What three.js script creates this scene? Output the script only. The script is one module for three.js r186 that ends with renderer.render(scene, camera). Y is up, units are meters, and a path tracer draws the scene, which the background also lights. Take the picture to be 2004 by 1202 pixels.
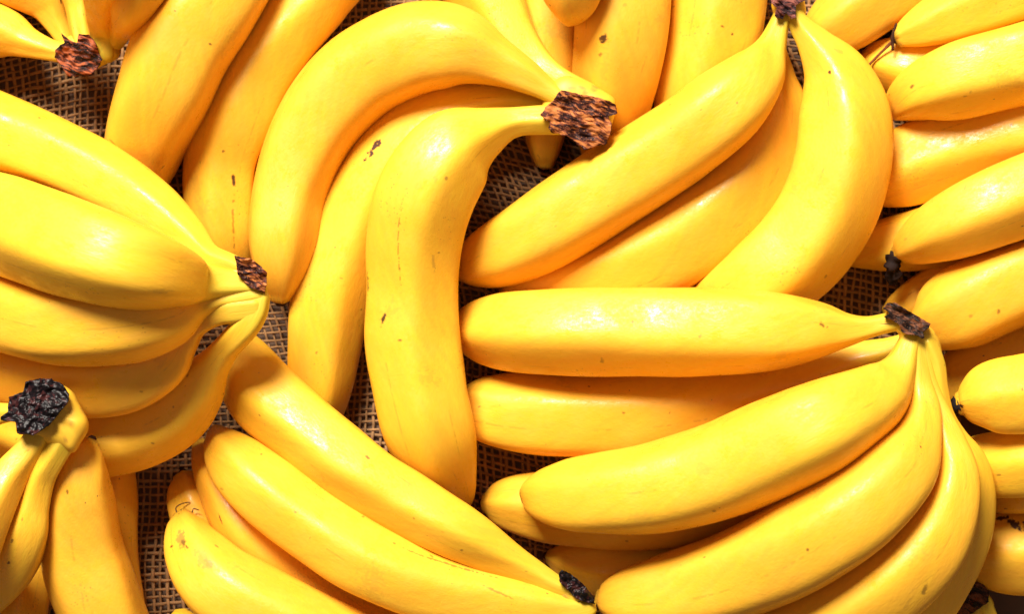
import * as THREE from 'three';
import { RectAreaLightUniformsLib } from 'three/addons/lights/RectAreaLightUniformsLib.js';
import { mergeGeometries } from 'three/addons/utils/BufferGeometryUtils.js';

// ---------------------------------------------------------------- camera, light, exposure
const PX = 0.00021;            // metres per photo pixel on the cloth
const CAM = 0.92;              // camera height above the cloth
const scene = new THREE.Scene();
const camera = new THREE.PerspectiveCamera(2 * Math.atan(601 * PX / CAM) * 180 / Math.PI, 2004 / 1202, 0.05, 12);
camera.position.set(0, CAM, 0);
camera.up.set(0, 0, -1);
camera.lookAt(0, 0, 0);
camera.focus = CAM - 0.06;
camera.userData.fStop = 11;
scene.background = new THREE.Color(0.21, 0.15, 0.115);    // the dim even light of the studio room round the table
RectAreaLightUniformsLib.init();
const key = new THREE.RectAreaLight(new THREE.Color(1, 0.925, 0.82), 64, 0.95, 0.95);   // square softbox up beyond the top of the picture
key.position.set(-0.64, 1.85, -1.76);
key.lookAt(0, 0.03, 0);
scene.add(key);
const renderer = new THREE.WebGLRenderer({ antialias: true });
renderer.toneMapping = THREE.LinearToneMapping;
renderer.toneMappingExposure = 1.03;
renderer.shadowMap.enabled = true;

// ---------------------------------------------------------------- helpers
let seed = 7;
const rnd = () => { seed |= 0; seed = seed + 0x6D2B79F5 | 0; let t = Math.imul(seed ^ seed >>> 15, 1 | seed); t = t + Math.imul(t ^ t >>> 7, 61 | t) ^ t; return ((t ^ t >>> 14) >>> 0) / 4294967296; };
const clamp = (v, a = 0, b = 1) => Math.min(b, Math.max(a, v));
const lerp = (a, b, t) => a + (b - a) * t;
const sstep = (a, b, v) => { const t = clamp((v - a) / (b - a)); return t * t * (3 - 2 * t); };
const NS = 256, noiseTab = new Float32Array(NS * NS);
for (let i = 0; i < noiseTab.length; i++) noiseTab[i] = rnd();
function vn(x, y) {                                   // value noise, 0..1
  const xi = Math.floor(x), yi = Math.floor(y), fx = x - xi, fy = y - yi;
  const sx = fx * fx * (3 - 2 * fx), sy = fy * fy * (3 - 2 * fy);
  const a = (xi & 255), b = ((xi + 1) & 255), c = (yi & 255) * NS, d = ((yi + 1) & 255) * NS;
  return lerp(lerp(noiseTab[c + a], noiseTab[c + b], sx), lerp(noiseTab[d + a], noiseTab[d + b], sx), sy);
}
const fbm = (x, y, o = 4) => { let s = 0, a = 0.5, n = 0; for (let i = 0; i < o; i++) { s += a * vn(x, y); n += a; x = x * 2.03 + 17.3; y = y * 2.03 + 5.1; a *= 0.5; } return s / n; };
const toS = (v) => Math.round(255 * clamp(v <= 0.0031308 ? v * 12.92 : 1.055 * Math.pow(v, 1 / 2.4) - 0.055));
const W = (px, py, h) => new THREE.Vector3((px - 1002) * PX * (1 - h / CAM), h, (py - 601) * PX * (1 - h / CAM));
const used = {};
const numbered = (n) => { const k = used[n] = (used[n] ?? -1) + 1; return k ? n + '_' + String(k).padStart(3, '0') : n; };
function geo(pos, idx, uv, col) {
  const g = new THREE.BufferGeometry();
  g.setAttribute('position', new THREE.Float32BufferAttribute(pos, 3));
  if (uv) g.setAttribute('uv', new THREE.Float32BufferAttribute(uv, 2));
  if (col) g.setAttribute('color', new THREE.Float32BufferAttribute(col, 3));
  g.setIndex(idx); g.computeVertexNormals(); return g;
}
function mesh(name, g, m, parent) {
  const o = new THREE.Mesh(g, m); o.name = name; o.castShadow = o.receiveShadow = true; parent.add(o); return o;
}

// ---------------------------------------------------------------- the cloth and the table under it
{
  const table = mesh('table', new THREE.BoxGeometry(1.1, 0.03, 0.8), new THREE.MeshStandardMaterial({ color: new THREE.Color(0.13, 0.072, 0.042), roughness: 0.7 }), scene);
  table.position.y = -0.0185; table.userData = { kind: 'structure', label: 'brown wooden table top under the burlap', category: 'table' };
  const pitch = 0.00290, HX = 0.2215, HZ = 0.185, CX = -0.0535,   // the cloth stops short of the right side; bare table beyond
     pos = [], idx = [], col = [];
  const warp = (x, z) => [                            // the cloth is pulled askew here and there
    x + 0.016 * Math.sin(z * 15 + x * 6 + 0.6) + 0.004 * Math.sin(z * 47 + 2 + x * 20),
    z + 0.018 * Math.sin(x * 11 - 0.5) + 0.003 * Math.sin(x * 43 + z * 12)];
  const lift = (x, z) => 0.0006 * Math.sin(x * 60 + z * 25) + 0.0005 * Math.sin(z * 80 - x * 30);
  const thread = (n, along, total, swap) => {
    const jitter = (rnd() - 0.5) * pitch * 0.3, rad = lerp(0.00034, 0.00056, rnd()), tone = lerp(0.75, 1.15, rnd()), so = rnd() * 90;
    const base = pos.length / 3, K = 5; let ring = 0;
    const fray = swap ? Math.floor(rnd() * 7) : 0;
    for (let i = 0; i <= along * 2 - fray; i++) {
      const s = (i / 2 - along / 2) * pitch, q = (n - total / 2) * pitch + jitter + (fbm(so, s * 120) - 0.5) * pitch * 0.55;
      const [x, z] = swap ? warp(s + CX, q) : warp(q + CX, s);
      const up = (i % 2 === 0) ? ((i / 2 + n) % 2 === 0 ? 1 : -1) * (swap ? -1 : 1) : 0;
      const y = -0.0011 + up * 0.00042 + lift(x, z), r = rad * (0.65 + 0.75 * fbm(so + 40, s * 260, 2));
      const tn = tone * (0.8 + 0.4 * fbm(so + 9, s * 500, 2));
      for (let k = 0; k < K; k++) {
        const a = k / K * Math.PI * 2 + 0.3, c = Math.cos(a) * r * 1.25, d = Math.sin(a) * r * 0.8;
        pos.push(x + (swap ? 0 : c), y + d, z + (swap ? c : 0)); col.push(0.38 * tn, 0.20 * tn, 0.080 * tn);
      }
      if (ring++) { const b = base + (ring - 2) * K; for (let k = 0; k < K; k++) { const k2 = (k + 1) % K; idx.push(b + k, b + K + k, b + k2, b + k2, b + K + k, b + K + k2); } }
    }
  };
  const nx = Math.round(2 * HX / pitch), nz = Math.round(2 * HZ / pitch);
  for (let n = 0; n <= nx; n++) thread(n, nz, nx, false);
  for (let n = 0; n <= nz; n++) thread(n, nx, nz, true);
  const cloth = mesh('burlap_cloth', geo(pos, idx, null, col), new THREE.MeshStandardMaterial({ vertexColors: true, roughness: 0.95, side: THREE.DoubleSide }), scene);
  cloth.userData = { kind: 'structure', label: 'coarse brown open-weave burlap cloth under the bananas', category: 'burlap' };
}

// ---------------------------------------------------------------- the fruit: centre lines [photo x, photo y, half width], neck first
// layer: what lies on what; the heights are solved below so that each rests on those under it
const bunches = [
  { id: 'A', label: 'bunch with broad ragged orange-brown cut stem and a banana arching like a hook',
    crown: { face: [[1097,175],[1130,184],[1170,190],[1208,204],[1206,223],[1190,228],[1196,242],[1192,270],[1186,282],[1145,294],[1120,274],[1108,265],[1085,262],[1072,252],[1076,240],[1057,225],[1073,205],[1087,190]],
      body: [[1056,215],[1070,180],[1090,150],[1115,146],[1165,168],[1207,194],[1204,225],[1188,270],[1150,286],[1105,262],[1066,262]], th: 30, up: 26, tilt: [0.25, 0.1], warm: 1 },
    bananas: [
      { L: 52, ph: 0.3, p: [[1120,205,22],[1075,178,21],[1030,150,32],[972,120,47],[893,90,79],[812,93,90],[718,137,90],[655,195,88],[600,280,82],[565,380,73],[553,470,67],[551,530,51],[551,567,33],[550,580,25]] },
      { L: 42, ph: 1.2, drop: 16, p: [[1110,215,22],[1062,205,20],[1000,197,30],[900,218,62],[805,280,80],[735,370,80],[687,470,78],[650,590,78],[635,690,70],[628,760,62],[622,820,46],[618,860,22]], marks: [[742,285,46,10,-52,0.85]] },
      { L: 50, ph: 0.9, p: [[1115,235,30],[1060,235,29],[1005,240,30],[955,258,50],[897,292,83],[838,375,96],[814,460,93],[808,560,89],[808,660,92],[822,760,92],[843,850,87],[865,920,68],[888,970,40],[900,1000,16]], marks: [[750,622,24,7,-65,0.8],[857,500,40,6,85,0.35],[727,545,50,5,88,0.6],[785,470,120,2,92,0.5]] },
      { L: 41, ph: 0.2, drop: 5, p: [[1150,190,28],[1085,152,27],[1040,118,38],[1000,75,52],[965,20,66],[925,-50,78],[880,-140,82],[835,-240,70],[805,-310,30]] },
    ] },
  { id: 'B', label: 'two broad bananas of one bunch lying side by side, their tips under the left bunch',
    crown: { face: [[620,-250],[670,-265],[720,-240],[710,-200],[650,-195]], th: 26, up: 16 },
    bananas: [
      { L: 19, ph: 0.5, p: [[665,-225,22],[610,-190,26],[540,-140,62],[462,-70,92],[402,10,100],[352,95,97],[318,180,93],[287,262,84],[270,330,72],[262,385,48],[258,420,20]], marks: [[218,212,14,6,80,0.6],[250,250,18,4,20,0.4],[335,297,14,4,-40,0.5]] },
      { L: 12.5, ph: 1.0, p: [[690,-220,20],[700,-150,26],[690,-80,55],[625,-15,72],[553,62,78],[497,140,80],[457,230,82],[433,320,72],[431,400,68],[440,470,60],[452,525,42],[460,560,18]], marks: [[465,350,26,7,85,0.8],[462,430,90,4,90,0.45]] },
    ] },
  { id: 'C', label: 'bunch of five bananas fanned side by side from a greenish stem with small orange-brown cut',
    crown: { face: [[459,500],[476,504],[492,506],[510,520],[523,533],[523,560],[519,575],[505,568],[490,563],[465,537],[463,515]],
      body: [[420,560],[440,520],[460,505],[500,512],[520,545],[516,575],[506,600],[500,632],[488,650],[466,656],[450,640],[430,605]], th: 30, up: 24, tilt: [0.3, 0.1], warm: 1, green: 0.9, lift: -0.4 },
    bananas: [
      { L: 60, ph: 0.7, p: [[487,535,20],[450,516,21],[410,502,27],[365,463,42],[300,411,57],[210,353,66],[110,303,71],[0,257,75],[-120,218,76],[-220,200,60],[-290,200,22]] },
      { L: 68, ph: 1.1, p: [[492,560,24],[466,558,30],[425,557,37],[387,556,46],[337,543,70],[250,520,87],[130,483,97],[0,437,97],[-150,400,88],[-260,390,60],[-330,390,22]], marks: [[275,558,30,8,0,0.3]] },
      { L: 66, ph: 0.4, p: [[506,574,24],[470,579,28],[432,584,28],[385,596,38],[340,616,62],[285,628,76],[205,636,80],[110,632,83],[0,607,82],[-150,575,76],[-260,560,55],[-330,560,22]] },
      { L: 64, ph: 0.8, p: [[500,600,26],[465,604,29],[425,610,28],[378,630,33],[345,660,48],[308,700,68],[250,728,79],[165,738,80],[70,727,78],[-40,700,72],[-140,680,55],[-210,670,22]] },
      { L: 62, ph: 0.3, p: [[507,582,22],[500,606,26],[486,632,28],[466,656,27],[440,685,27],[415,718,36],[383,762,60],[338,806,74],[278,838,79],[200,857,79],[125,860,76],[50,845,68],[-20,820,50],[-60,805,20]] },
    ] },
  { id: 'D', label: 'diagonal bunch with black stem end, one banana with a greyish bruise near its tip',
    crown: { face: [[1093,1122],[1100,1116],[1115,1122],[1140,1142],[1160,1165],[1164,1182],[1150,1180],[1128,1172],[1108,1152],[1096,1140]],
      body: [[1085,1140],[1100,1130],[1125,1150],[1150,1172],[1152,1196],[1130,1215],[1105,1200],[1090,1170]], th: 26, up: 4, tilt: [0.2, 0.1], black: 1 },
    bananas: [
      { L: 56, ph: 0.9, p: [[1118,1158,18],[1086,1145,22],[1050,1124,26],[1005,1100,34],[925,1056,52],[834,1006,62],[726,942,68],[608,852,73],[510,765,73],[478,712,58],[460,678,40],[450,655,16]], marks: [[735,900,10,5,30,0.6]] },
      { L: 54, ph: 0.5, arch: 36, p: [[1150,1190,22],[1110,1195,34],[1050,1186,50],[965,1168,62],[858,1148,71],[737,1103,72],[615,1028,72],[515,953,68],[465,905,58],[435,868,36],[424,848,20]], marks: [[870,1090,150,3,18,0.5],[980,1150,60,3,25,0.4],[412,912,14,5,85,0.6]] },
      { L: 21, ph: 1.25, drop: 18, p: [[1140,1205,20],[1060,1240,32],[960,1270,50],[860,1270,65],[760,1232,74],[660,1172,77],[572,1112,74],[496,1042,70],[445,967,54],[410,908,38],[392,874,18]], marks: [[443,1018,14,4,75,0.8],[515,1098,14,4,60,0.6]] },
      { L: 33, ph: 0.7, tip: 'curl', p: [[1120,1215,20],[1050,1270,25],[980,1310,40],[880,1330,65],[760,1310,80],[640,1260,85],[530,1202,83],[433,1142,78],[384,1080,60],[366,1034,38],[361,1012,20]], marks: [[383,1075,38,22,60,0.55],[392,1084,16,10,60,0.5],[432,1108,40,24,40,0.34],[440,1112,18,10,40,0.34],[362,1092,12,4,-20,0.7],[400,1092,10,4,40,0.6],[361,1016,11,4,-15,0.8],[450,1078,10,4,30,0.5]] },
    ] },
  { id: 'E', label: 'bunch with glossy black broken crown, its thin necks bending down beside a neighbouring bunch',
    crown: { face: [[80,740],[51,747],[46,767],[17,777],[20,785],[15,807],[0,817],[2,823],[32,826],[34,850],[67,853],[100,830],[132,792],[136,772],[125,752],[100,742]],
      body: [[20,800],[60,752],[110,745],[145,765],[160,797],[177,827],[174,846],[158,868],[148,890],[120,880],[80,866],[40,840]], th: 36, up: 24, tilt: [-0.1, -0.3], black: 1, green: 0.2, lift: -0.1 },
    bananas: [
      { L: 69, ph: 0.7, p: [[60,805,20],[20,808,18],[-20,812,26],[-70,830,48],[-150,870,66],[-240,930,66],[-310,1000,50],[-350,1060,18]] },
      { L: 72, ph: 0.2, p: [[95,830,28],[62,880,29],[22,930,36],[-20,1000,48],[-60,1080,60],[-100,1170,66],[-130,1260,60],[-140,1330,40],[-140,1370,16]] },
      { L: 71, ph: 0.9, p: [[135,845,28],[107,890,27],[82,932,31],[64,985,38],[46,1038,52],[16,1092,64],[-36,1142,70],[-110,1190,68],[-190,1220,50],[-250,1230,18]], marks: [[44,1033,5,5,0,0.6],[55,1006,5,5,0,0.4],[44,1069,6,5,0,0.7]] },
    ] },
  { id: 'F', label: 'largest bunch, eight bananas fanning from a small dark flat-cut stem with thin necks',
    crown: { face: [[1734,592],[1751,592],[1775,608],[1800,622],[1821,635],[1818,641],[1806,651],[1809,662],[1803,664],[1796,657],[1775,656],[1764,650],[1758,635],[1745,627],[1727,620],[1739,614],[1736,609],[1728,605]],
      body: [[1728,612],[1745,600],[1790,630],[1822,640],[1838,665],[1845,700],[1830,722],[1800,715],[1770,700],[1748,690],[1762,655],[1740,640]], th: 24, up: 20, tilt: [0.0, -0.1], dark: 1 },
    bananas: [
      { L: 40, ph: 0.05, p: [[1775,627,18],[1740,632,20],[1700,641,22],[1660,646,33],[1610,646,54],[1535,648,74],[1420,650,85],[1250,650,88],[1090,650,85],[990,650,76],[940,649,60],[908,648,40],[885,648,16]], marks: [[1608,636,16,6,70,0.6],[1612,640,10,3,110,0.5],[1730,634,26,3,38,0.8],[1187,708,16,6,85,0.4],[1212,630,8,5,60,0.5],[1248,632,8,5,0,0.4]] },
      { L: 22, ph: 0.6, drop: 24, p: [[1785,668,20],[1740,688,27],[1680,706,38],[1600,735,58],[1500,766,75],[1380,790,84],[1250,805,88],[1120,811,84],[1000,806,78],[940,800,64],[908,798,44],[890,797,18]], marks: [[1218,798,6,4,0,0.6]] },
      { L: 38, ph: 0.25, p: [[1786,658,22],[1776,688,28],[1762,722,38],[1716,776,68],[1622,830,90],[1512,880,97],[1400,925,95],[1282,956,90],[1170,967,80],[1100,969,67],[1055,967,46],[1036,967,24]], marks: [[1410,985,8,6,0,0.5],[1265,1000,40,20,0,0.12],[1390,905,30,20,-20,0.12]] },
      { L: 20, ph: 0.9, drop: 28, p: [[1786,672,20],[1768,722,25],[1722,790,45],[1642,860,65],[1540,920,78],[1420,968,80],[1300,995,78],[1180,1001,73],[1080,992,70],[1010,986,57],[972,984,40],[953,984,20]] },
      { L: 28, ph: 0.35, p: [[1792,665,20],[1794,705,22],[1797,750,25],[1802,800,34],[1792,852,47],[1755,918,76],[1680,990,90],[1580,1060,94],[1480,1112,92],[1375,1150,86],[1280,1168,75],[1215,1172,55],[1182,1171,24]] },
      { L: 26, ph: 0.55, arch: 20, p: [[1800,672,20],[1806,712,19],[1818,760,20],[1836,810,24],[1856,865,33],[1866,920,46],[1850,985,62],[1810,1058,79],[1740,1130,87],[1640,1200,88],[1545,1250,84],[1440,1290,70],[1370,1310,40],[1345,1316,18]], marks: [[1802,1136,18,9,110,0.5],[1770,1160,20,6,110,0.2]] },
      { L: 24, ph: 0.8, arch: 28, p: [[1812,672,20],[1830,712,18],[1838,760,16],[1850,812,16],[1870,860,25],[1893,902,36],[1897,952,48],[1886,1020,57],[1854,1090,66],[1802,1162,74],[1735,1240,76],[1640,1320,70],[1560,1370,50],[1520,1390,18]] },
      { L: 5, ph: 0.1, drop: 34, p: [[1795,690,18],[1790,760,22],[1760,850,35],[1680,950,55],[1550,1040,70],[1400,1090,71],[1250,1110,66],[1160,1108,54],[1100,1096,34],[1078,1090,18]] },
    ] },
  { id: 'G', label: 'bunch of three bananas hanging from a reddish frayed stem, two spread like an inverted V',
    crown: { face: [[1500,-28],[1540,-36],[1568,-24],[1575,0],[1557,10],[1557,35],[1549,37],[1538,26],[1531,37],[1515,32],[1519,15],[1508,5]], body: [[1508,10],[1518,-20],[1560,-24],[1574,0],[1578,26],[1560,44],[1535,48],[1515,36]], th: 22, up: 16, tilt: [0.05, -0.3], red: 1, dark: 0 },
    bananas: [
      { L: 34, ph: 0.15, p: [[1534,15,16],[1522,52,21],[1508,92,32],[1482,140,58],[1433,196,78],[1338,272,83],[1235,340,85],[1130,409,84],[1032,470,77],[955,508,60],[922,524,40],[902,530,16]], marks: [[1425,140,40,10,-40,0.18],[1090,480,30,8,-35,0.1]] },
      { L: 10, ph: 0.8, drop: 16, p: [[1530,25,15],[1512,75,22],[1512,145,42],[1510,222,74],[1466,330,94],[1366,436,100],[1244,512,92],[1115,556,70],[1020,574,45],[985,582,18]] },
      { L: 30, ph: 1.1, p: [[1547,15,17],[1561,45,21],[1592,86,36],[1630,145,66],[1649,218,88],[1648,312,95],[1620,406,97],[1560,494,95],[1484,560,88],[1405,612,70],[1340,650,44],[1305,670,18]], marks: [[1630,98,26,12,-30,0.3],[1613,150,8,7,0,0.8],[1610,545,8,5,60,0.4]] },
    ] },
  { id: 'H', label: 'bananas side by side, one tip showing under the ragged orange-brown cut stem',
    crown: { face: [[1190,-390],[1250,-410],[1310,-390],[1320,-350],[1250,-335],[1190,-350]], th: 30, up: 16 },
    bananas: [
      { L: 10.5, ph: 0.1, p: [[1205,-360,20],[1160,-300,28],[1115,-220,52],[1095,-120,62],[1087,-20,66],[1081,70,66],[1074,160,60],[1068,240,47],[1066,295,32],[1066,320,20]] },
      { L: 11, ph: 0.6, p: [[1235,-360,20],[1230,-290,30],[1228,-200,62],[1226,-110,84],[1220,-20,93],[1212,80,91],[1200,170,82],[1190,250,66],[1182,310,40],[1180,335,16]], marks: [[1175,75,14,12,70,0.8],[1172,95,8,6,0,0.5],[1212,22,7,5,0,0.3]] },
      { L: 11.5, ph: 1.0, p: [[1265,-360,20],[1320,-300,30],[1375,-210,65],[1408,-110,88],[1405,-20,95],[1389,80,94],[1364,170,85],[1340,245,62],[1322,300,36],[1315,325,16]], marks: [[1401,60,6,5,0,0.6],[1420,74,7,5,0,0.8]] },
      { L: 13, ph: 0.4, p: [[1215,-360,18],[1190,-320,26],[1150,-240,60],[1125,-150,78],[1118,-60,74],[1117,-10,58],[1116,22,34],[1116,36,18]] },
    ] },
  { id: 'I', label: 'bunch whose smooth blunt tips poke out beside the inverted V of bananas',
    crown: { face: [[2400,40],[2460,60],[2470,120],[2440,150],[2395,120]], th: 30, up: 16 },
    bananas: [
      { L: 17, ph: 0.8, tip: 'stick', p: [[2425,80,20],[2360,20,30],[2260,-50,62],[2120,-80,80],[2000,-30,75],[1900,12,62],[1825,42,48],[1780,62,32],[1758,73,20]] },
      { L: 1, ph: 0.3, p: [[2415,85,20],[2330,60,32],[2180,60,66],[2040,75,70],[1920,118,70],[1820,140,66],[1745,126,56],[1708,116,36],[1690,112,16]] },
      { L: 15, ph: 0.2, p: [[2425,95,22],[2340,70,42],[2220,75,74],[2080,105,82],[1960,135,80],[1862,162,74],[1803,184,58],[1768,206,38],[1752,220,20]], marks: [[1805,163,7,6,0,0.6],[1890,195,8,5,0,0.4]] },
      { L: 12, ph: 1.0, p: [[2420,110,22],[2340,150,42],[2200,200,70],[2050,245,82],[1930,275,83],[1830,305,83],[1748,338,72],[1705,360,46],[1685,370,20]], marks: [[1980,248,7,6,0,0.4]] },
      { L: 7, ph: 0.6, p: [[2420,70,18],[2330,-20,30],[2180,-110,60],[2020,-150,72],[1890,-120,72],[1800,-66,74],[1708,-6,74],[1645,42,66],[1600,78,46],[1575,98,18]] },
    ] },
  { id: 'J', label: 'bunch whose blossom end with dry brown flower remnant overhangs a dark gap',
    crown: { face: [[2400,250],[2460,260],[2480,310],[2440,350],[2395,330]], th: 30, up: 16 },
    bananas: [
      { L: 16, ph: 0.9, tip: 'flower', p: [[2425,290,22],[2330,270,42],[2200,305,70],[2060,360,78],[1960,400,77],[1880,434,70],[1818,462,55],[1780,484,36],[1762,496,20]], marks: [[1790,450,10,8,0,0.3]] },
      { L: 4, ph: 0.3, p: [[2420,300,18],[2330,310,36],[2180,350,58],[2050,385,62],[1900,440,66],[1790,472,60],[1705,484,48],[1660,494,30],[1640,498,16]] },
      { L: 18, ph: 0.5, p: [[2430,320,24],[2310,390,50],[2180,470,75],[2050,530,84],[1940,576,85],[1862,612,80],[1818,634,56],[1800,640,26]] },
      { L: 3, ph: 1.1, p: [[2425,330,18],[2330,390,36],[2180,440,56],[1980,512,62],[1870,560,60],[1795,590,46],[1752,606,28],[1736,612,16]] },
    ] },
  { id: 'K', label: 'bunch with a black dot at one blossom end beside thin banana necks',
    crown: { face: [[2370,560],[2430,570],[2450,640],[2410,690],[2365,650]], th: 30, up: 16 },
    bananas: [
      { L: 8, ph: 0.2, p: [[2400,620,18],[2310,600,40],[2200,630,62],[2060,680,70],[1960,712,72],[1885,745,64],[1845,768,40],[1828,776,16]] },
      { L: 14, ph: 0.6, flat: 42, tip: 'dot', p: [[2405,610,22],[2330,660,40],[2230,722,66],[2110,756,78],[2004,770,78],[1932,778,68],[1898,786,46],[1880,790,24]], marks: [[1886,782,30,5,-8,0.3],[1884,790,18,13,0,1]] },
      { L: 9, ph: 0.9, arch: 16, p: [[2400,640,20],[2320,770,36],[2190,856,62],[2060,895,70],[1970,907,66],[1912,908,56],[1876,908,34],[1858,908,16]], marks: [[1950,925,12,5,20,0.5],[1985,918,12,4,0,0.4]] },
      { L: 6, ph: 0.4, arch: 26, p: [[2395,650,18],[2320,820,34],[2200,900,54],[2100,935,58],[2010,960,48],[1962,976,32],[1936,986,16]], marks: [[1975,984,6,4,0,0.5]] },
      { L: 2, ph: 0.7, drop: 14, p: [[2400,660,22],[2370,860,36],[2290,960,60],[2170,1030,82],[2050,1068,90],[1960,1078,82],[1905,1075,56],[1875,1072,20]], marks: [[1978,1016,40,12,55,1],[1966,1006,26,9,5,1],[1998,1014,18,9,60,0.9]] },
    ] },
  { id: 'M', label: 'mostly hidden bunch showing only a dark brown cut stem beside the largest fan',
    crown: { face: [[1904,1137],[1922,1143],[1934,1158],[1934,1178],[1918,1190],[1895,1206],[1862,1206],[1880,1170]], body: [[1890,1150],[1925,1150],[1944,1178],[1946,1205],[1925,1225],[1890,1220]], th: 26, up: 18, tilt: [-0.15, 0], dark: 1 },
    bananas: [
      { L: 0.5, ph: 0.4, p: [[1920,1178,20],[1934,1215,22],[1955,1270,50],[1955,1350,76],[1920,1440,82],[1850,1530,74],[1780,1590,40],[1750,1610,16]] },
      { L: 0.7, ph: 0.9, p: [[1905,1190,20],[1890,1250,26],[1870,1310,55],[1820,1400,76],[1740,1470,76],[1660,1520,50],[1620,1540,16]] },
    ] },
  { id: 'N', label: 'bunch with forked dark red-brown cut stem lying over a triangle of bare burlap',
    crown: { face: [[155,66],[176,68],[184,78],[190,88],[202,118],[192,136],[172,148],[136,150],[124,136],[108,112],[109,98],[120,88],[128,84],[121,65],[140,80],[152,84]], body: [[112,92],[135,70],[165,60],[215,62],[240,95],[236,114],[210,125],[180,140],[140,140],[118,124]], th: 26, up: 16, tilt: [0.1, 0.25], dark: 1, red: 1 },
    bananas: [
      { L: 20.5, ph: 0.7, p: [[130,106,20],[96,98,22],[60,86,30],[18,68,48],[-45,60,65],[-130,75,72],[-220,120,64],[-280,170,40],[-305,195,16]] },
      { L: 20.6, ph: 0.1, p: [[165,98,20],[157,45,22],[151,0,28],[138,-70,52],[120,-150,72],[100,-240,74],[90,-320,56],[88,-365,18]] },
      { L: 20.7, ph: 0.5, p: [[205,105,26],[198,52,28],[196,0,32],[203,-70,54],[220,-160,74],[240,-250,74],[250,-330,52],[252,-370,18]] },
      { L: 20.65, ph: 0.3, p: [[212,100,18],[240,52,28],[262,0,48],[285,-70,66],[300,-160,70],[300,-250,52],[298,-300,18]] },
      { L: 1.6, ph: 0.9, drop: 9, p: [[135,88,16],[112,45,24],[92,5,42],[45,-40,62],[-30,-85,70],[-120,-120,62],[-190,-140,40],[-220,-150,16]], marks: [[127,8,8,5,110,0.8]] },
    ] },
  { id: 'P', single: 1, label: 'single shaded banana standing between the black-crowned bunch and the strip of burlap',
    bananas: [{ L: 1.2, ph: 0.3, p: [[225,1440,16],[222,1400,22],[225,1320,52],[222,1210,62],[210,1120,64],[204,1030,65],[208,960,62],[216,900,46],[222,865,18]] }] },
  { id: 'T', single: 1, label: 'single banana whose rounded end tucks under the glossy black broken crown',
    bananas: [{ L: 70, ph: 0.3, p: [[345,1430,18],[325,1390,30],[268,1315,66],[215,1232,80],[180,1150,85],[158,1080,81],[151,1010,75],[152,950,65],[162,908,50],[172,882,34],[178,868,18]], marks: [[175,1155,60,3,80,0.25]] }] },
  { id: 'Q', single: 1, label: 'single reddish shaded banana in the dark hollow below the bulging banana neck',
    bananas: [{ L: 1.1, ph: 0.8, p: [[-60,1440,16],[-50,1400,22],[-20,1330,50],[10,1260,64],[32,1190,64],[50,1130,52],[62,1090,32],[66,1070,14]] }] },
  { id: 'R', single: 1, label: 'single banana in deep shade behind the bruised banana tip',
    bananas: [{ L: 1.5, ph: 0.5, p: [[640,1330,16],[610,1300,22],[540,1230,46],[470,1150,56],[420,1075,56],[388,1010,52],[370,962,42],[362,935,22]] }] },
  { id: 'S', single: 1, label: 'small rounded banana tip peeping up below the bruised banana beside the burlap strip',
    bananas: [{ L: 2.5, ph: 0.2, p: [[470,1560,16],[460,1520,24],[430,1450,56],[396,1360,72],[368,1280,66],[355,1230,42],[352,1206,20]] }] },
];

// ---------------------------------------------------------------- solve the heights: everything rests on the cloth or on what lies below
const M = 30, all = [], CROWN = { A: 44, B: 20, C: 64, D: 46, E: 70, F: 58, G: 34, H: 22, I: 26, J: 28, K: 26, M: 14, N: 22 };   // stem heights in mm
function curve2(b) {
  const c = new THREE.CatmullRomCurve3(b.p.map(([x, y, w]) => new THREE.Vector3(x, y, w)), false, 'centripetal');
  return c;
}
bunches.forEach((B, bi) => B.bananas.forEach((b) => {
  b.curve = curve2(b); b.curve.arcLengthDivisions = 400; b.bi = bi;
  b.s = []; for (let i = 0; i < M; i++) { const v = b.curve.getPointAt(i / (M - 1)); b.s.push({ px: v.x, py: v.y, w: v.z, h: Math.max(v.z, 20) * PX, lift: (b.arch ?? 0) * 0.001 * Math.sin(Math.PI * i / (M - 1)) + (b.flat ?? 0) * 0.001 * sstep(0.5, 1, i / (M - 1)) }); }
  let x0 = 1e9, x1 = -1e9, y0 = 1e9, y1 = -1e9;
  for (const q of b.s) { x0 = Math.min(x0, q.px - q.w); x1 = Math.max(x1, q.px + q.w); y0 = Math.min(y0, q.py - q.w); y1 = Math.max(y1, q.py + q.w); }
  b.box = [x0, x1, y0, y1]; all.push(b);
}));
const pairs = [];
for (const a of all) for (const b of all) if (a !== b && a.L > b.L && a.box[0] < b.box[1] && b.box[0] < a.box[1] && a.box[2] < b.box[3] && b.box[2] < a.box[3]) pairs.push([a, b]);
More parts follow.
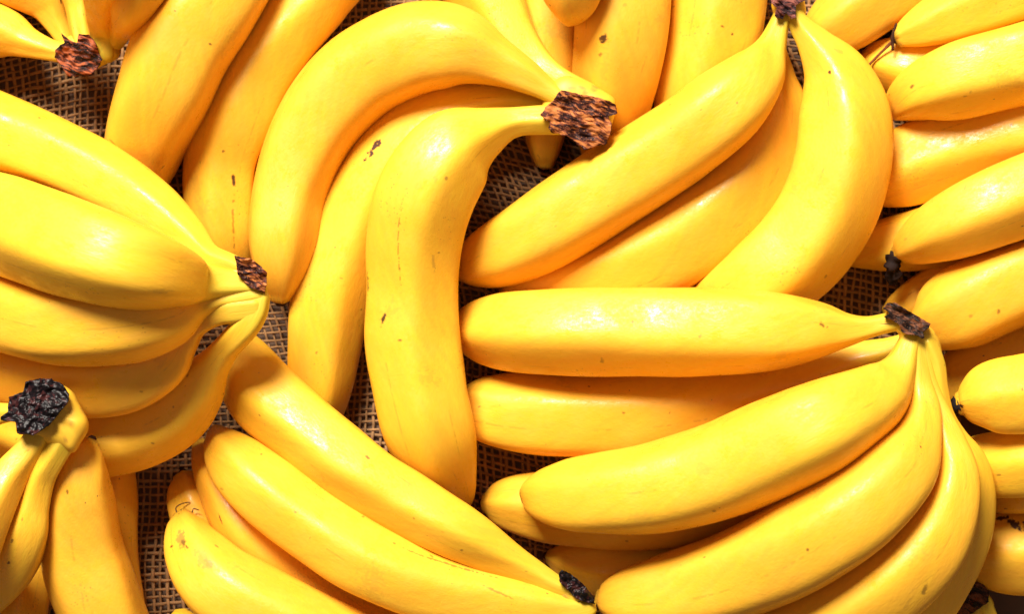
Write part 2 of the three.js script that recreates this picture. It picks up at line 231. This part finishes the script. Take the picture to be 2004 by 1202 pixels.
for (let it = 0; it < 260; it++) {
  for (const b of all) {
    for (const q of b.s) { const k = PX * (1 - q.h / CAM); q.x = (q.px - 1002) * k; q.z = (q.py - 601) * k; q.r = q.w * k; q.h = Math.max(q.r * 0.98 + q.lift, q.h - (it < 200 ? 0.0004 : 0.00008)); }
  }
  for (const [a, b] of pairs) {
    const same = a.bi === b.bi;
    for (let i = 0; i < M; i++) for (let j = 0; j < M; j++) {
      const A = a.s[i], C = b.s[j], dx = A.x - C.x, dz = A.z - C.z, d2 = dx * dx + dz * dz;
      let tol = 0.94; if (same) tol *= sstep(0.04, 0.3, Math.min(i, j) / M);
      const R = (A.r + C.r) * tol;
      if (d2 < R * R) { const need = Math.sqrt(R * R - d2) - (A.h - C.h); if (need > 0) A.h += need * 0.55; }
    }
  }
  for (const b of all) {
    for (let k = 0; k < 2; k++) {
      const h = b.s.map((q) => q.h);
      for (let i = 1; i < M - 1; i++) b.s[i].h = lerp(h[i], (h[i - 1] + h[i + 1]) / 2, 0.5);
      b.s[0].h = lerp(h[0], 2 * h[1] - h[2], 0.3); b.s[M - 1].h = lerp(h[M - 1], 2 * h[M - 2] - h[M - 3], 0.3);
    }
  }
  for (const B of bunches) if (!B.single) {
    const m = B.h = CROWN[B.id] / 1000;
    for (const b of B.bananas) for (let i = 0; i < 5; i++) b.s[i].h = lerp(b.s[i].h, lerp(m - (b.drop ?? 0) / 1000, b.s[i].h, i / 5), 0.6);
  }
}
if (0) for (const B of bunches) console.log(B.id, 'crown', (B.h * 1000 || 0).toFixed(0), B.bananas.map((b) => Math.min(...b.s.map((q) => q.h * 1000)).toFixed(0) + '-' + Math.max(...b.s.map((q) => q.h * 1000)).toFixed(0)).join('  '));

// ---------------------------------------------------------------- skins
const TW = 640, TH = 256;
const fineN = new Float32Array(512 * 512);
for (let y = 0; y < 512; y++) for (let x = 0; x < 512; x++) fineN[y * 512 + x] = fbm(x / 5, y / 5, 3);
const bumpTex = (() => {                               // faint pores and dimples of the peel
  const d = new Uint8Array(512 * 512 * 4);
  for (let y = 0; y < 512; y++) for (let x = 0; x < 512; x++) { const v = Math.round(255 * clamp(0.5 * vn(x / 32 * 1, y / 16) + 0.35 * vn(x / 8, y / 4) + 0.15 * vn(x / 2, y / 2))), o = (y * 512 + x) * 4; d[o] = d[o + 1] = d[o + 2] = v; d[o + 3] = 255; }
  const t = new THREE.DataTexture(d, 512, 512); t.wrapS = t.wrapT = THREE.RepeatWrapping; t.magFilter = THREE.LinearFilter; t.repeat.set(3, 1.5); t.needsUpdate = true; return t;
})();
const roughTex = (() => {                              // waxy and rubbed patches
  const d = new Uint8Array(256 * 256 * 4);
  for (let y = 0; y < 256; y++) for (let x = 0; x < 256; x++) { const o = (y * 256 + x) * 4, v = Math.round(255 * clamp(0.66 + 0.5 * (vn(x / 16, y / 16) - 0.5) + 0.35 * (vn(x / 4, y / 2) - 0.5) + 0.3 * (vn(x, y) - 0.5))); d[o] = d[o + 1] = d[o + 2] = v; d[o + 3] = 255; }
  const t = new THREE.DataTexture(d, 256, 256); t.wrapS = t.wrapT = THREE.RepeatWrapping; t.magFilter = THREE.LinearFilter; t.repeat.set(2, 1); t.needsUpdate = true; return t;
})();
const PEEL = [0.86, 0.462, 0.030], GREEN = [0.50, 0.47, 0.035], BROWN = [0.10, 0.035, 0.012];
function skin(b, opt = {}) {
  const len = b.len, data = new Uint8Array(TW * TH * 4), f = new Float32Array(TW * TH * 3), ox = rnd() * 200, oy = rnd() * 200, ripe = lerp(0.93, 1.08, rnd());   // each fruit has one ripeness
  for (let y = 0; y < TH; y++) for (let x = 0; x < TW; x++) {
    const t = x / TW, a = y / TH * Math.PI * 2, cx = Math.cos(a) * 2.2, cy = Math.sin(a) * 2.2;
    const n1 = vn(ox + t * 16 + cx * 2.2, oy + cy * 2.2 + t * 5), n2 = vn(ox + 50 + t * 48 + cx * 4, oy + cy * 4), n3 = fineN[((y * 2 + (ox | 0)) & 511) * 512 + ((x + (oy | 0)) & 511)];
    const g = clamp(sstep(0.17, 0.015, t) * (0.55 + 0.4 * n1) * (opt.green ?? 0.75) + sstep(0.965, 1.0, t) * 0.35 * n1), tipb = sstep(0.982, 0.999, t + (n3 - 0.5) * 0.02) * 0.6;
    const k = 1 + (n3 - 0.5) * 0.08;
    let da = Math.abs(((a - b.ph0 + 20 * Math.PI) % (Math.PI * 2 / 5)) / (Math.PI * 2 / 5) - 0.5) * 2;      // 1 on a ridge
    const ridge = sstep(0.95, 0.995, da) * sstep(0.52, 0.75, vn(ox + t * 18, oy + 77 + Math.round(a * 5 / 6.283) * 9)) * sstep(0.35, 0.6, n3) * 0.28;
    const o = (y * TW + x) * 3;
    for (let c = 0; c < 3; c++) {
      let v = c === 1 ? PEEL[1] * ripe * (1 + (n2 - 0.5) * 0.10) : PEEL[c];
      v = lerp(v, GREEN[c], g) * k; f[o + c] = lerp(v, BROWN[c], Math.max(ridge, tipb));
    }
  }
  const mu = TW / len, mv = TH / b.circ;               // texels per metre
  const dab = (u, v, L, w, ang, alpha, tone, rough = 0.6) => {
    const al = Math.min(1, alpha * 1.2);
    const ca = Math.cos(ang), sa = Math.sin(ang), R = Math.max(L, w) * 0.75, rx = Math.ceil(R * mu) + 1, ry = Math.ceil(R * mv) + 1, nx = rnd() * 200;
    for (let j = -ry; j <= ry; j++) for (let i = -rx; i <= rx; i++) {
      const X = i / mu, Y = j / mv, p = (X * ca + Y * sa) / (L / 2), q = (-X * sa + Y * ca) / (w / 2);
      const d = Math.sqrt(p * p + q * q) + (fbm(nx + i * 0.33, nx + j * 0.33, 3) - 0.5) * rough * 2;
      const e = sstep(1.05, 0.6, d) * al; if (e <= 0) continue;
      const xx = Math.round(u * TW) + i, yy = ((Math.round(v * TH) + j) % TH + TH) % TH; if (xx < 0 || xx >= TW) continue;
      const o = (yy * TW + xx) * 3; for (let c = 0; c < 3; c++) f[o + c] = lerp(f[o + c], tone[c], e);
    }
  };
  const N = 14 + Math.floor(rnd() * 22);
  for (let i = 0; i < N; i++) { const s = lerp(0.0004, 0.0013, rnd() ** 3); dab(lerp(0.06, 0.99, rnd()), rnd(), s * lerp(1, 2.2, rnd()), s, rnd() * 3, lerp(0.25, 0.8, rnd()), rnd() < 0.6 ? BROWN : [0.25, 0.14, 0.02]); }
  for (let i = 0; i < 2; i++) dab(lerp(0.12, 0.95, rnd()), rnd(), lerp(0.004, 0.012, rnd()), lerp(0.0004, 0.0009, rnd()), (rnd() - 0.5) * 0.5, lerp(0.12, 0.35, rnd()), [0.30, 0.14, 0.02], 1.1);
  for (let i = 0; i < 5; i++) dab(lerp(0.12, 0.95, rnd()), rnd(), lerp(0.006, 0.016, rnd()), lerp(0.003, 0.008, rnd()), rnd() * 3, 0.20, [0.50, 0.25, 0.03], 1.6);
  for (let i = 0; i < 6; i++) { const u = lerp(0.1, 0.95, rnd()), v = rnd(); for (let k = 0; k < 16; k++) dab(clamp(u + (rnd() - 0.5) * 0.07), v + (rnd() - 0.5) * 0.1, 0.0005, 0.0004, 0, lerp(0.2, 0.6, rnd()), [0.22, 0.10, 0.02]); }
  for (const [mx, my, ml, mw, deg, al] of b.marks ?? []) {
    let best = 0, bd = 1e9; for (let i = 0; i <= 300; i++) { const q = b.curve.getPointAt(i / 300), d = (q.x - mx) ** 2 + (q.y - my) ** 2; if (d < bd) { bd = d; best = i / 300; } }
    const q = b.curve.getPointAt(best), tg = b.curve.getTangentAt(best), tl = Math.hypot(tg.x, tg.y), tx = tg.x / tl, ty = tg.y / tl;
    const off = ((mx - q.x) * -ty + (my - q.y) * tx) / q.z, th = Math.acos(clamp(off, -0.97, 0.97));
    const rel = deg * Math.PI / 180 - Math.atan2(ty, tx);
    dab(b.uOf(best), th / (Math.PI * 2), ml * PX * 1.1, mw * PX * 1.3, -rel, al, al < 0.36 ? [0.30, 0.17, 0.03] : ml > 30 && mw > 15 ? [0.20, 0.12, 0.03] : [0.06, 0.02, 0.008], ml > 40 ? 1.2 : 0.7);
  }
  for (let i = 0; i < TW * TH; i++) { data[i * 4] = toS(f[i * 3]); data[i * 4 + 1] = toS(f[i * 3 + 1]); data[i * 4 + 2] = toS(f[i * 3 + 2]); data[i * 4 + 3] = 255; }
  const t = new THREE.DataTexture(data, TW, TH); t.colorSpace = THREE.SRGBColorSpace; t.magFilter = THREE.LinearFilter; t.minFilter = THREE.LinearFilter; t.wrapT = THREE.RepeatWrapping; t.needsUpdate = true;
  return new THREE.MeshPhysicalMaterial({ map: t, roughness: 0.70, roughnessMap: roughTex, specularIntensity: 0.85, bumpMap: bumpTex, bumpScale: 0.00009 });
}
const dry = new THREE.MeshPhysicalMaterial({ vertexColors: true, roughness: 0.8, specularIntensity: 0.4 });

function cutMaterial(kind, place) {                    // dried fibre: dark streaks, rusty flesh, a few pale strands; layout: round the rim x centre to rim
  const S = 448, R = 192, d = new Uint8Array(S * R * 4), so = rnd() * 200;
  const tones = { orange: [[0.030, 0.008, 0.007], [0.17, 0.040, 0.017], [0.50, 0.17, 0.045]], red: [[0.016, 0.006, 0.008], [0.085, 0.022, 0.020], [0.22, 0.07, 0.05]], dark: [[0.010, 0.005, 0.004], [0.050, 0.018, 0.010], [0.17, 0.06, 0.025]], darkred: [[0.014, 0.006, 0.005], [0.11, 0.024, 0.012], [0.36, 0.09, 0.03]], black: [[0.003, 0.002, 0.003], [0.006, 0.004, 0.006], [0.045, 0.012, 0.012]] }[kind];
  for (let y = 0; y < R; y++) for (let x = 0; x < S; x++) {
    const [px, py] = place(x / S, (y + 0.5) / R * 1.2), X = px * 1.9, Y = py * 1.9;
    const wob = (fbm(so + X / 40, so + Y / 40, 2) - 0.5) * 14, fi = kind === 'black' ? fbm(so + X / 11, so + (Y + wob) / 11, 4) : fbm(so + X / 26, so + (Y + wob * 2) / 6.5, 4), big = fbm(so + 20 + X / 45, so + Y / 30, 3), sp = fbm(so + 80 + X / 5, so + Y / 3, 2);
    const q = clamp((fi - 0.5) * 3.0 + (big - 0.5) * 2.4 + 0.5 + (kind === 'black' ? -0.15 : 0)), o = (y * S + x) * 4, pale = sstep(0.68, 0.8, sp) * 0.5 * (kind === 'black' ? 0.5 : 1);
    for (let c = 0; c < 3; c++) { const v = q < 0.5 ? lerp(tones[0][c], tones[1][c], q * 2) : lerp(tones[1][c], tones[2][c], q * 2 - 1); d[o + c] = toS(lerp(v, tones[2][c] * 1.2 + 0.02, pale)); }
    d[o + 3] = 255;
  }
  const T = (a, srgb) => { const t = new THREE.DataTexture(a, S, R); if (srgb) t.colorSpace = THREE.SRGBColorSpace; t.wrapS = THREE.RepeatWrapping; t.magFilter = THREE.LinearFilter; t.needsUpdate = true; return t; };
  return new THREE.MeshPhysicalMaterial({ map: T(d, true), roughness: kind === 'black' ? 0.40 : 0.62, specularIntensity: kind === 'black' ? 0.45 : 0.4 });
}

// rounded five-sided section, unit size
function section(th, ph, p) { let s = 0; for (let k = 0; k < 5; k++) { const c = Math.cos(th - ph - k * Math.PI * 2 / 5); if (c > 0) s += c ** p; } return s ** (-1 / p); }

function buildBanana(b, parent, name) {
  const NR = 84, NT = 44, sp = b.s.map((q) => new THREE.Vector3(q.px, q.py, q.w));
  const hAt = (t) => { const f = clamp(t) * (M - 1), i = Math.min(M - 2, Math.floor(f)), u = f - i, g = (k) => b.s[clamp(k, 0, M - 1)].h; const p0 = g(i - 1), p1 = g(i), p2 = g(i + 1), p3 = g(i + 2); return 0.5 * (2 * p1 + (p2 - p0) * u + (2 * p0 - 5 * p1 + 4 * p2 - p3) * u * u + (3 * p1 - p0 - 3 * p2 + p3) * u * u * u); };
  const rings = [];
  for (let i = 0; i < NR; i++) { const t = i / (NR - 1), v = b.curve.getPointAt(t), h = hAt(t); rings.push({ c: W(v.x, v.y, h), r: Math.max(v.z, 8) * PX * (1 - h / CAM), t }); }
  // rounded blossom end
  const last = rings[NR - 1], dir = last.c.clone().sub(rings[NR - 3].c).normalize();
  for (const a of [0.35, 0.7, 1.0, 1.25]) rings.push({ c: last.c.clone().addScaledVector(dir, last.r * 0.55 * Math.sin(a)), r: last.r * Math.cos(a), t: 1 });
  { const f0 = rings[0], back = f0.c.clone().sub(rings[2].c).normalize(); for (const a of [0.4, 0.8, 1.2]) rings.unshift({ c: f0.c.clone().addScaledVector(back, f0.r * 0.8 * Math.sin(a)), r: f0.r * Math.cos(a), t: 0 }); }
  const n = rings.length; let len = 0; rings[0].u = 0;
  for (let i = 1; i < n; i++) { len += rings[i].c.distanceTo(rings[i - 1].c); rings[i].u = len; }
  b.len = len; const rmax = Math.max(...rings.map((q) => q.r)); b.circ = rmax * 6.1; b.ph0 = b.ph;
  b.uOf = (t) => rings[3 + Math.round(t * (NR - 1))].u / len;
  const pos = [], uv = [], idx = [], up = new THREE.Vector3(0, 1, 0), so = rnd() * 200, pw = lerp(7, 10, rnd()), am = lerp(0.00018, 0.0004, rnd()), uneq = rnd() * 6;
  for (let i = 0; i < n; i++) {
    const q = rings[i], T = rings[Math.min(n - 1, i + 1)].c.clone().sub(rings[Math.max(0, i - 1)].c).normalize();
    const L = T.clone().cross(up).normalize(), N = L.clone().cross(T);
    const ph = b.ph + 0.25 * Math.sin(q.t * 3 + so), mixr = lerp(0.68, 0.86, Math.abs(q.t - 0.5) * 2), rr = [], lat = [];
    let lo = 1e9, hi = -1e9;
    for (let k = 0; k <= NT; k++) {
      const th = k / NT * Math.PI * 2;
      const e = lerp(1, section(th, ph, pw), mixr) * (1 + 0.025 * Math.sin(th * 2 + uneq));
      rr.push(e); const x = Math.cos(th) * e; lo = Math.min(lo, x); hi = Math.max(hi, x);
    }
    const sc = 2 / (hi - lo), sh = -(hi + lo) / 2;
    for (let k = 0; k <= NT; k++) {
      const th = k / NT * Math.PI * 2, cx = Math.cos(th), cy = Math.sin(th), fade = sstep(0, 0.0035, q.r);
      const bump = (vn(so + q.u * 60 + cx * 1.3, so + cy * 1.3 + 7) - 0.5) * am * 2.2 * fade + (vn(so + q.u * 240 + cx * 3, so + cy * 3 + 70) - 0.5) * am * 0.18 * fade;
      const e = rr[k] * sc * q.r + bump, P = q.c.clone().addScaledVector(L, cx * e + sh * sc * q.r).addScaledVector(N, cy * e * 0.97);
      pos.push(P.x, P.y, P.z); uv.push(q.u / len, k / NT);
      if (i && k < NT) { const o = (i - 1) * (NT + 1) + k, s = NT + 1; idx.push(o, o + 1, o + s, o + 1, o + s + 1, o + s); }
    }
  }
  const e0 = pos.length / 3, c0 = rings[0].c, cN = rings[n - 1].c.clone().addScaledVector(dir, 0.0003);
  pos.push(c0.x, c0.y, c0.z, cN.x, cN.y, cN.z); uv.push(0, 0, 1, 0);
  for (let k = 0; k < NT; k++) { idx.push(e0, k + 1, k); const o = (n - 1) * (NT + 1) + k; idx.push(e0 + 1, o, o + 1); }
  const g = geo(pos, idx, uv);
  { const na = g.attributes.normal; for (let i = 0; i < n; i++) { const a = i * (NT + 1), z = a + NT, v = new THREE.Vector3(na.getX(a) + na.getX(z), na.getY(a) + na.getY(z), na.getZ(a) + na.getZ(z)).normalize(); na.setXYZ(a, v.x, v.y, v.z); na.setXYZ(z, v.x, v.y, v.z); } }
  const o = mesh(name, g, skin(b), parent);
  blossom(o, cN, dir, last.r, b.tip);
  return o;
}
function tube(points, radii, K = 9, tint = [0.045, 0.016, 0.006], rough = 0.25) {
  const c = new THREE.CatmullRomCurve3(points), n = points.length * 4, pos = [], idx = [], col = [], so = rnd() * 200;
  for (let i = 0; i <= n; i++) {
    const t = i / n, P = c.getPointAt(t), T = c.getTangentAt(t), ref = Math.abs(T.y) > 0.9 ? new THREE.Vector3(1, 0, 0) : new THREE.Vector3(0, 1, 0), A = T.clone().cross(ref).normalize(), Bn = A.clone().cross(T);
    const f = t * (radii.length - 1), k0 = Math.min(radii.length - 2, Math.floor(f)), r = lerp(radii[k0], radii[k0 + 1], f - k0);
    for (let k = 0; k < K; k++) {
      const th = k / K * Math.PI * 2, m = fbm(so + t * 9, so + k * 1.7, 2), e = r * (1 + (m - 0.5) * 2 * rough), q = P.clone().addScaledVector(A, Math.cos(th) * e).addScaledVector(Bn, Math.sin(th) * e);
      pos.push(q.x, q.y, q.z); const w = 0.5 + m * 1.2; col.push(tint[0] * w, tint[1] * w, tint[2] * w);
      if (i) { const o = (i - 1) * K; idx.push(o + k, o + (k + 1) % K, o + K + k, o + (k + 1) % K, o + K + (k + 1) % K, o + K + k); }
    }
  }
  const e = pos.length / 3; for (const P of [c.getPointAt(0), c.getPointAt(1)]) { pos.push(P.x, P.y, P.z); col.push(...tint); }
  for (let k = 0; k < K; k++) idx.push(e, (k + 1) % K, k, e + 1, n * K + k, n * K + (k + 1) % K);
  return geo(pos, idx, null, col);
}
function blossom(o, at, dir, r, kind) {
  const v = (a, x = 0, y = 0, z = 0) => at.clone().addScaledVector(dir, a).add(new THREE.Vector3(x, y, z));
  const g = [tube([v(-0.0016), v(0.0002), v(0.0009)], [r * 0.5, r * 0.48, r * 0.3], 12)];
  if (kind === 'flower') g.push(tube([v(-0.001, 0.0015, 0.003, -0.003), v(0.002, 0, 0.003, 0), v(0.003, 0, 0.001, 0.005), v(0.002, 0, -0.002, 0.010)], [0.0020, 0.0032, 0.0030, 0.0018], 12, [0.014, 0.006, 0.004], 0.9));
  if (kind === 'stick') { g.push(tube([v(-0.001), v(0.004, 0, -0.002, 0.002), v(0.010, 0, -0.005, 0.005)], [0.0008, 0.0006, 0.0005], 7, [0.16, 0.05, 0.015])); g.push(tube([v(-0.001, 0, 0.002, -0.006), v(0.0005, 0, 0.002, -0.002), v(0.0005, 0, 0.001, 0.004)], [0.0004, 0.0008, 0.0005], 7)); }
  if (kind === 'dot') g.push(tube([v(-0.003, 0, 0.001), v(0.0008, 0, 0.001), v(0.0018)], [0.0036, 0.0034, 0.0014], 10, [0.012, 0.008, 0.008]));
  if (kind === 'curl') { g.push(tube([v(-0.001, -0.002, 0.002), v(0.003, -0.002, 0.003), v(0.0055, 0.001, 0.003), v(0.006, 0.004, 0.002)], [0.0003, 0.00025, 0.0002, 0.0002], 6, [0.09, 0.04, 0.015])); g.push(tube([v(0.0005, 0.004, 0.002), v(0.0025, 0.005, 0.003), v(0.0015, 0.007, 0.002)], [0.00025, 0.00025, 0.0002], 6, [0.09, 0.04, 0.015])); }
  mesh('blossom_tip', mergeGeometries(g), dry, o);
}
function resample(poly, n) {
  const seg = poly.map((p, i) => { const q = poly[(i + 1) % poly.length]; return Math.hypot(q[0] - p[0], q[1] - p[1]); }), tot = seg.reduce((a, c) => a + c), out = [];
  let i = 0, acc = 0; for (let k = 0; k < n; k++) { const d = k / n * tot; while (acc + seg[i] < d) acc += seg[i++]; const f = (d - acc) / seg[i], p = poly[i], q = poly[(i + 1) % poly.length]; out.push([lerp(p[0], q[0], f), lerp(p[1], q[1], f)]); }
  return out;
}
const centroid = (poly) => { let x = 0, y = 0; for (const p of poly) { x += p[0]; y += p[1]; } return [x / poly.length, y / poly.length]; };
function crown(B, parent) {
  const C = B.crown, h = B.h, th = C.th * PX, so = rnd() * 200;
  let body = C.body;
  if (!body) { const c = centroid(C.face); body = C.face.map((p) => [c[0] + (p[0] - c[0]) * 1.15, c[1] + (p[1] - c[1]) * 1.15]); }
  // fleshy base where the necks join: a soft pillow
  const n = 64, ring = resample(body, n); for (let k = 0; k < 3; k++) { const r0 = ring.map((p) => [...p]); for (let i = 0; i < n; i++) for (let c = 0; c < 2; c++) ring[i][c] = (r0[(i + n - 1) % n][c] + 2 * r0[i][c] + r0[(i + 1) % n][c]) / 4; }
  const [bx, by] = centroid(ring), pos = [], idx = [], col = [], R = 18;
  for (let j = 0; j <= R; j++) {
    const a = (j / R - 0.5) * Math.PI, s = Math.cos(a) ** 0.6, y = Math.sign(Math.sin(a)) * Math.abs(Math.sin(a)) ** 0.8 * th;
    for (let i = 0; i < n; i++) {
      const x = bx + (ring[i][0] - bx) * s, z = by + (ring[i][1] - by) * s, m = fbm(so + x * 0.05, so + z * 0.05, 3), hh = h + th * (C.lift ?? -0.35) + y * (0.9 + 0.25 * m), P = W(x, z, hh);
      pos.push(P.x, P.y, P.z); const g = clamp((C.green ?? 0.4) * (0.4 + m)), w = 0.92 + 0.16 * m, br = sstep(0.60, 0.75, fbm(so + 90 + x * 0.09, so + z * 0.09, 3)) * 0.5;
      for (let c = 0; c < 3; c++) col.push(lerp(lerp(PEEL[c], GREEN[c], g) * w, BROWN[c] * 2, br));
      if (j) { const o = (j - 1) * n, k = (i + 1) % n; idx.push(o + i, o + n + i, o + k, o + k, o + n + i, o + n + k); }
    }
  }
  const o = mesh('crown', geo(pos, idx, null, col), new THREE.MeshPhysicalMaterial({ vertexColors: true, roughness: 0.5 }), parent);
  // torn, dried cut face: a rough plate of fibres with a ragged rim
  const n2 = 132, f = resample(C.face, n2), [fx, fy] = centroid(f), p2 = [], i2 = [], u2 = [], RR = 36, top = h + (C.th * (0.97 + (C.lift ?? -0.35)) + 15) * PX, [kx, kz] = C.tilt ?? [0, 0];
  const ang = C.grain ?? 0.35, ca = Math.cos(ang), sa = Math.sin(ang), size = Math.max(...f.map((p) => Math.hypot(p[0] - fx, p[1] - fy)));
  for (let i = 0; i < n2; i++) { const k = 1 + (fbm(so + i * 0.35, so, 2) - 0.5) * 0.10; f[i] = [fx + (f[i][0] - fx) * k, fy + (f[i][1] - fy) * k]; }
  for (let j = 0; j <= RR; j++) {
    const skirt = j > 30, s = skirt ? 1 - 0.025 * (j - 30) : j / 30, down = skirt ? (j - 30) / 6 * (C.th * 0.8 + 20) * PX : 0;
    for (let ii = 0; ii <= n2; ii++) {
      const i = ii % n2, x = fx + (f[i][0] - fx) * s, z = fy + (f[i][1] - fy) * s, u = (x * ca + z * sa), v = (-x * sa + z * ca);
      const fib = C.black ? fbm(so + u * 0.11, so + v * 0.11, 4) : fbm(so + u * 0.05, so + (v + 30 * fbm(so + u * 0.03, v * 0.03, 2)) * 0.17, 4), lump = fbm(so + 30 + x * 0.05, so + z * 0.05, 2);
      const hh = top - ((x - fx) * kx + (z - fy) * kz) * PX * 0.6 + ((fib - 0.5) * 0.0024 + (lump - 0.5) * 0.0034) - down, P = W(x, z, hh);
      p2.push(P.x, P.y, P.z); u2.push(ii / n2, j / RR);
      if (j && ii < n2) { const w = n2 + 1, b0 = (j - 1) * w + ii; i2.push(b0, b0 + 1, b0 + w, b0 + 1, b0 + w + 1, b0 + w); }
    }
  }
  mesh('cut_face', geo(p2, i2, u2), cutMaterial(C.black ? 'black' : C.dark ? (C.red ? 'darkred' : 'dark') : C.red ? 'red' : 'orange', (a, r) => { const k = Math.floor(a * n2) % n2, g = a * n2 - Math.floor(a * n2), p = f[k], q = f[(k + 1) % n2], e = Math.min(r, 1.35); const x = (lerp(p[0], q[0], g) - fx) * e, z = (lerp(p[1], q[1], g) - fy) * e; return [x * ca + z * sa, -x * sa + z * ca]; }), o);
  return o;
}

// ---------------------------------------------------------------- build every bunch
const extra = {};
for (const B of bunches) {
  if (B.single) {
    const o = buildBanana(B.bananas[0], scene, numbered('single_banana'));
    o.userData = { label: B.label, category: 'banana' }; extra[B.id] = o; continue;
  }
  const root = new THREE.Group(); root.name = numbered('banana_bunch'); root.userData = { label: B.label, category: 'banana bunch', group: 'bunches of bananas heaped on the burlap' };
  scene.add(root); extra[B.id] = root;
  crown(B, root);
  for (const b of B.bananas) buildBanana(b, root, 'banana');
}

renderer.render(scene, camera);
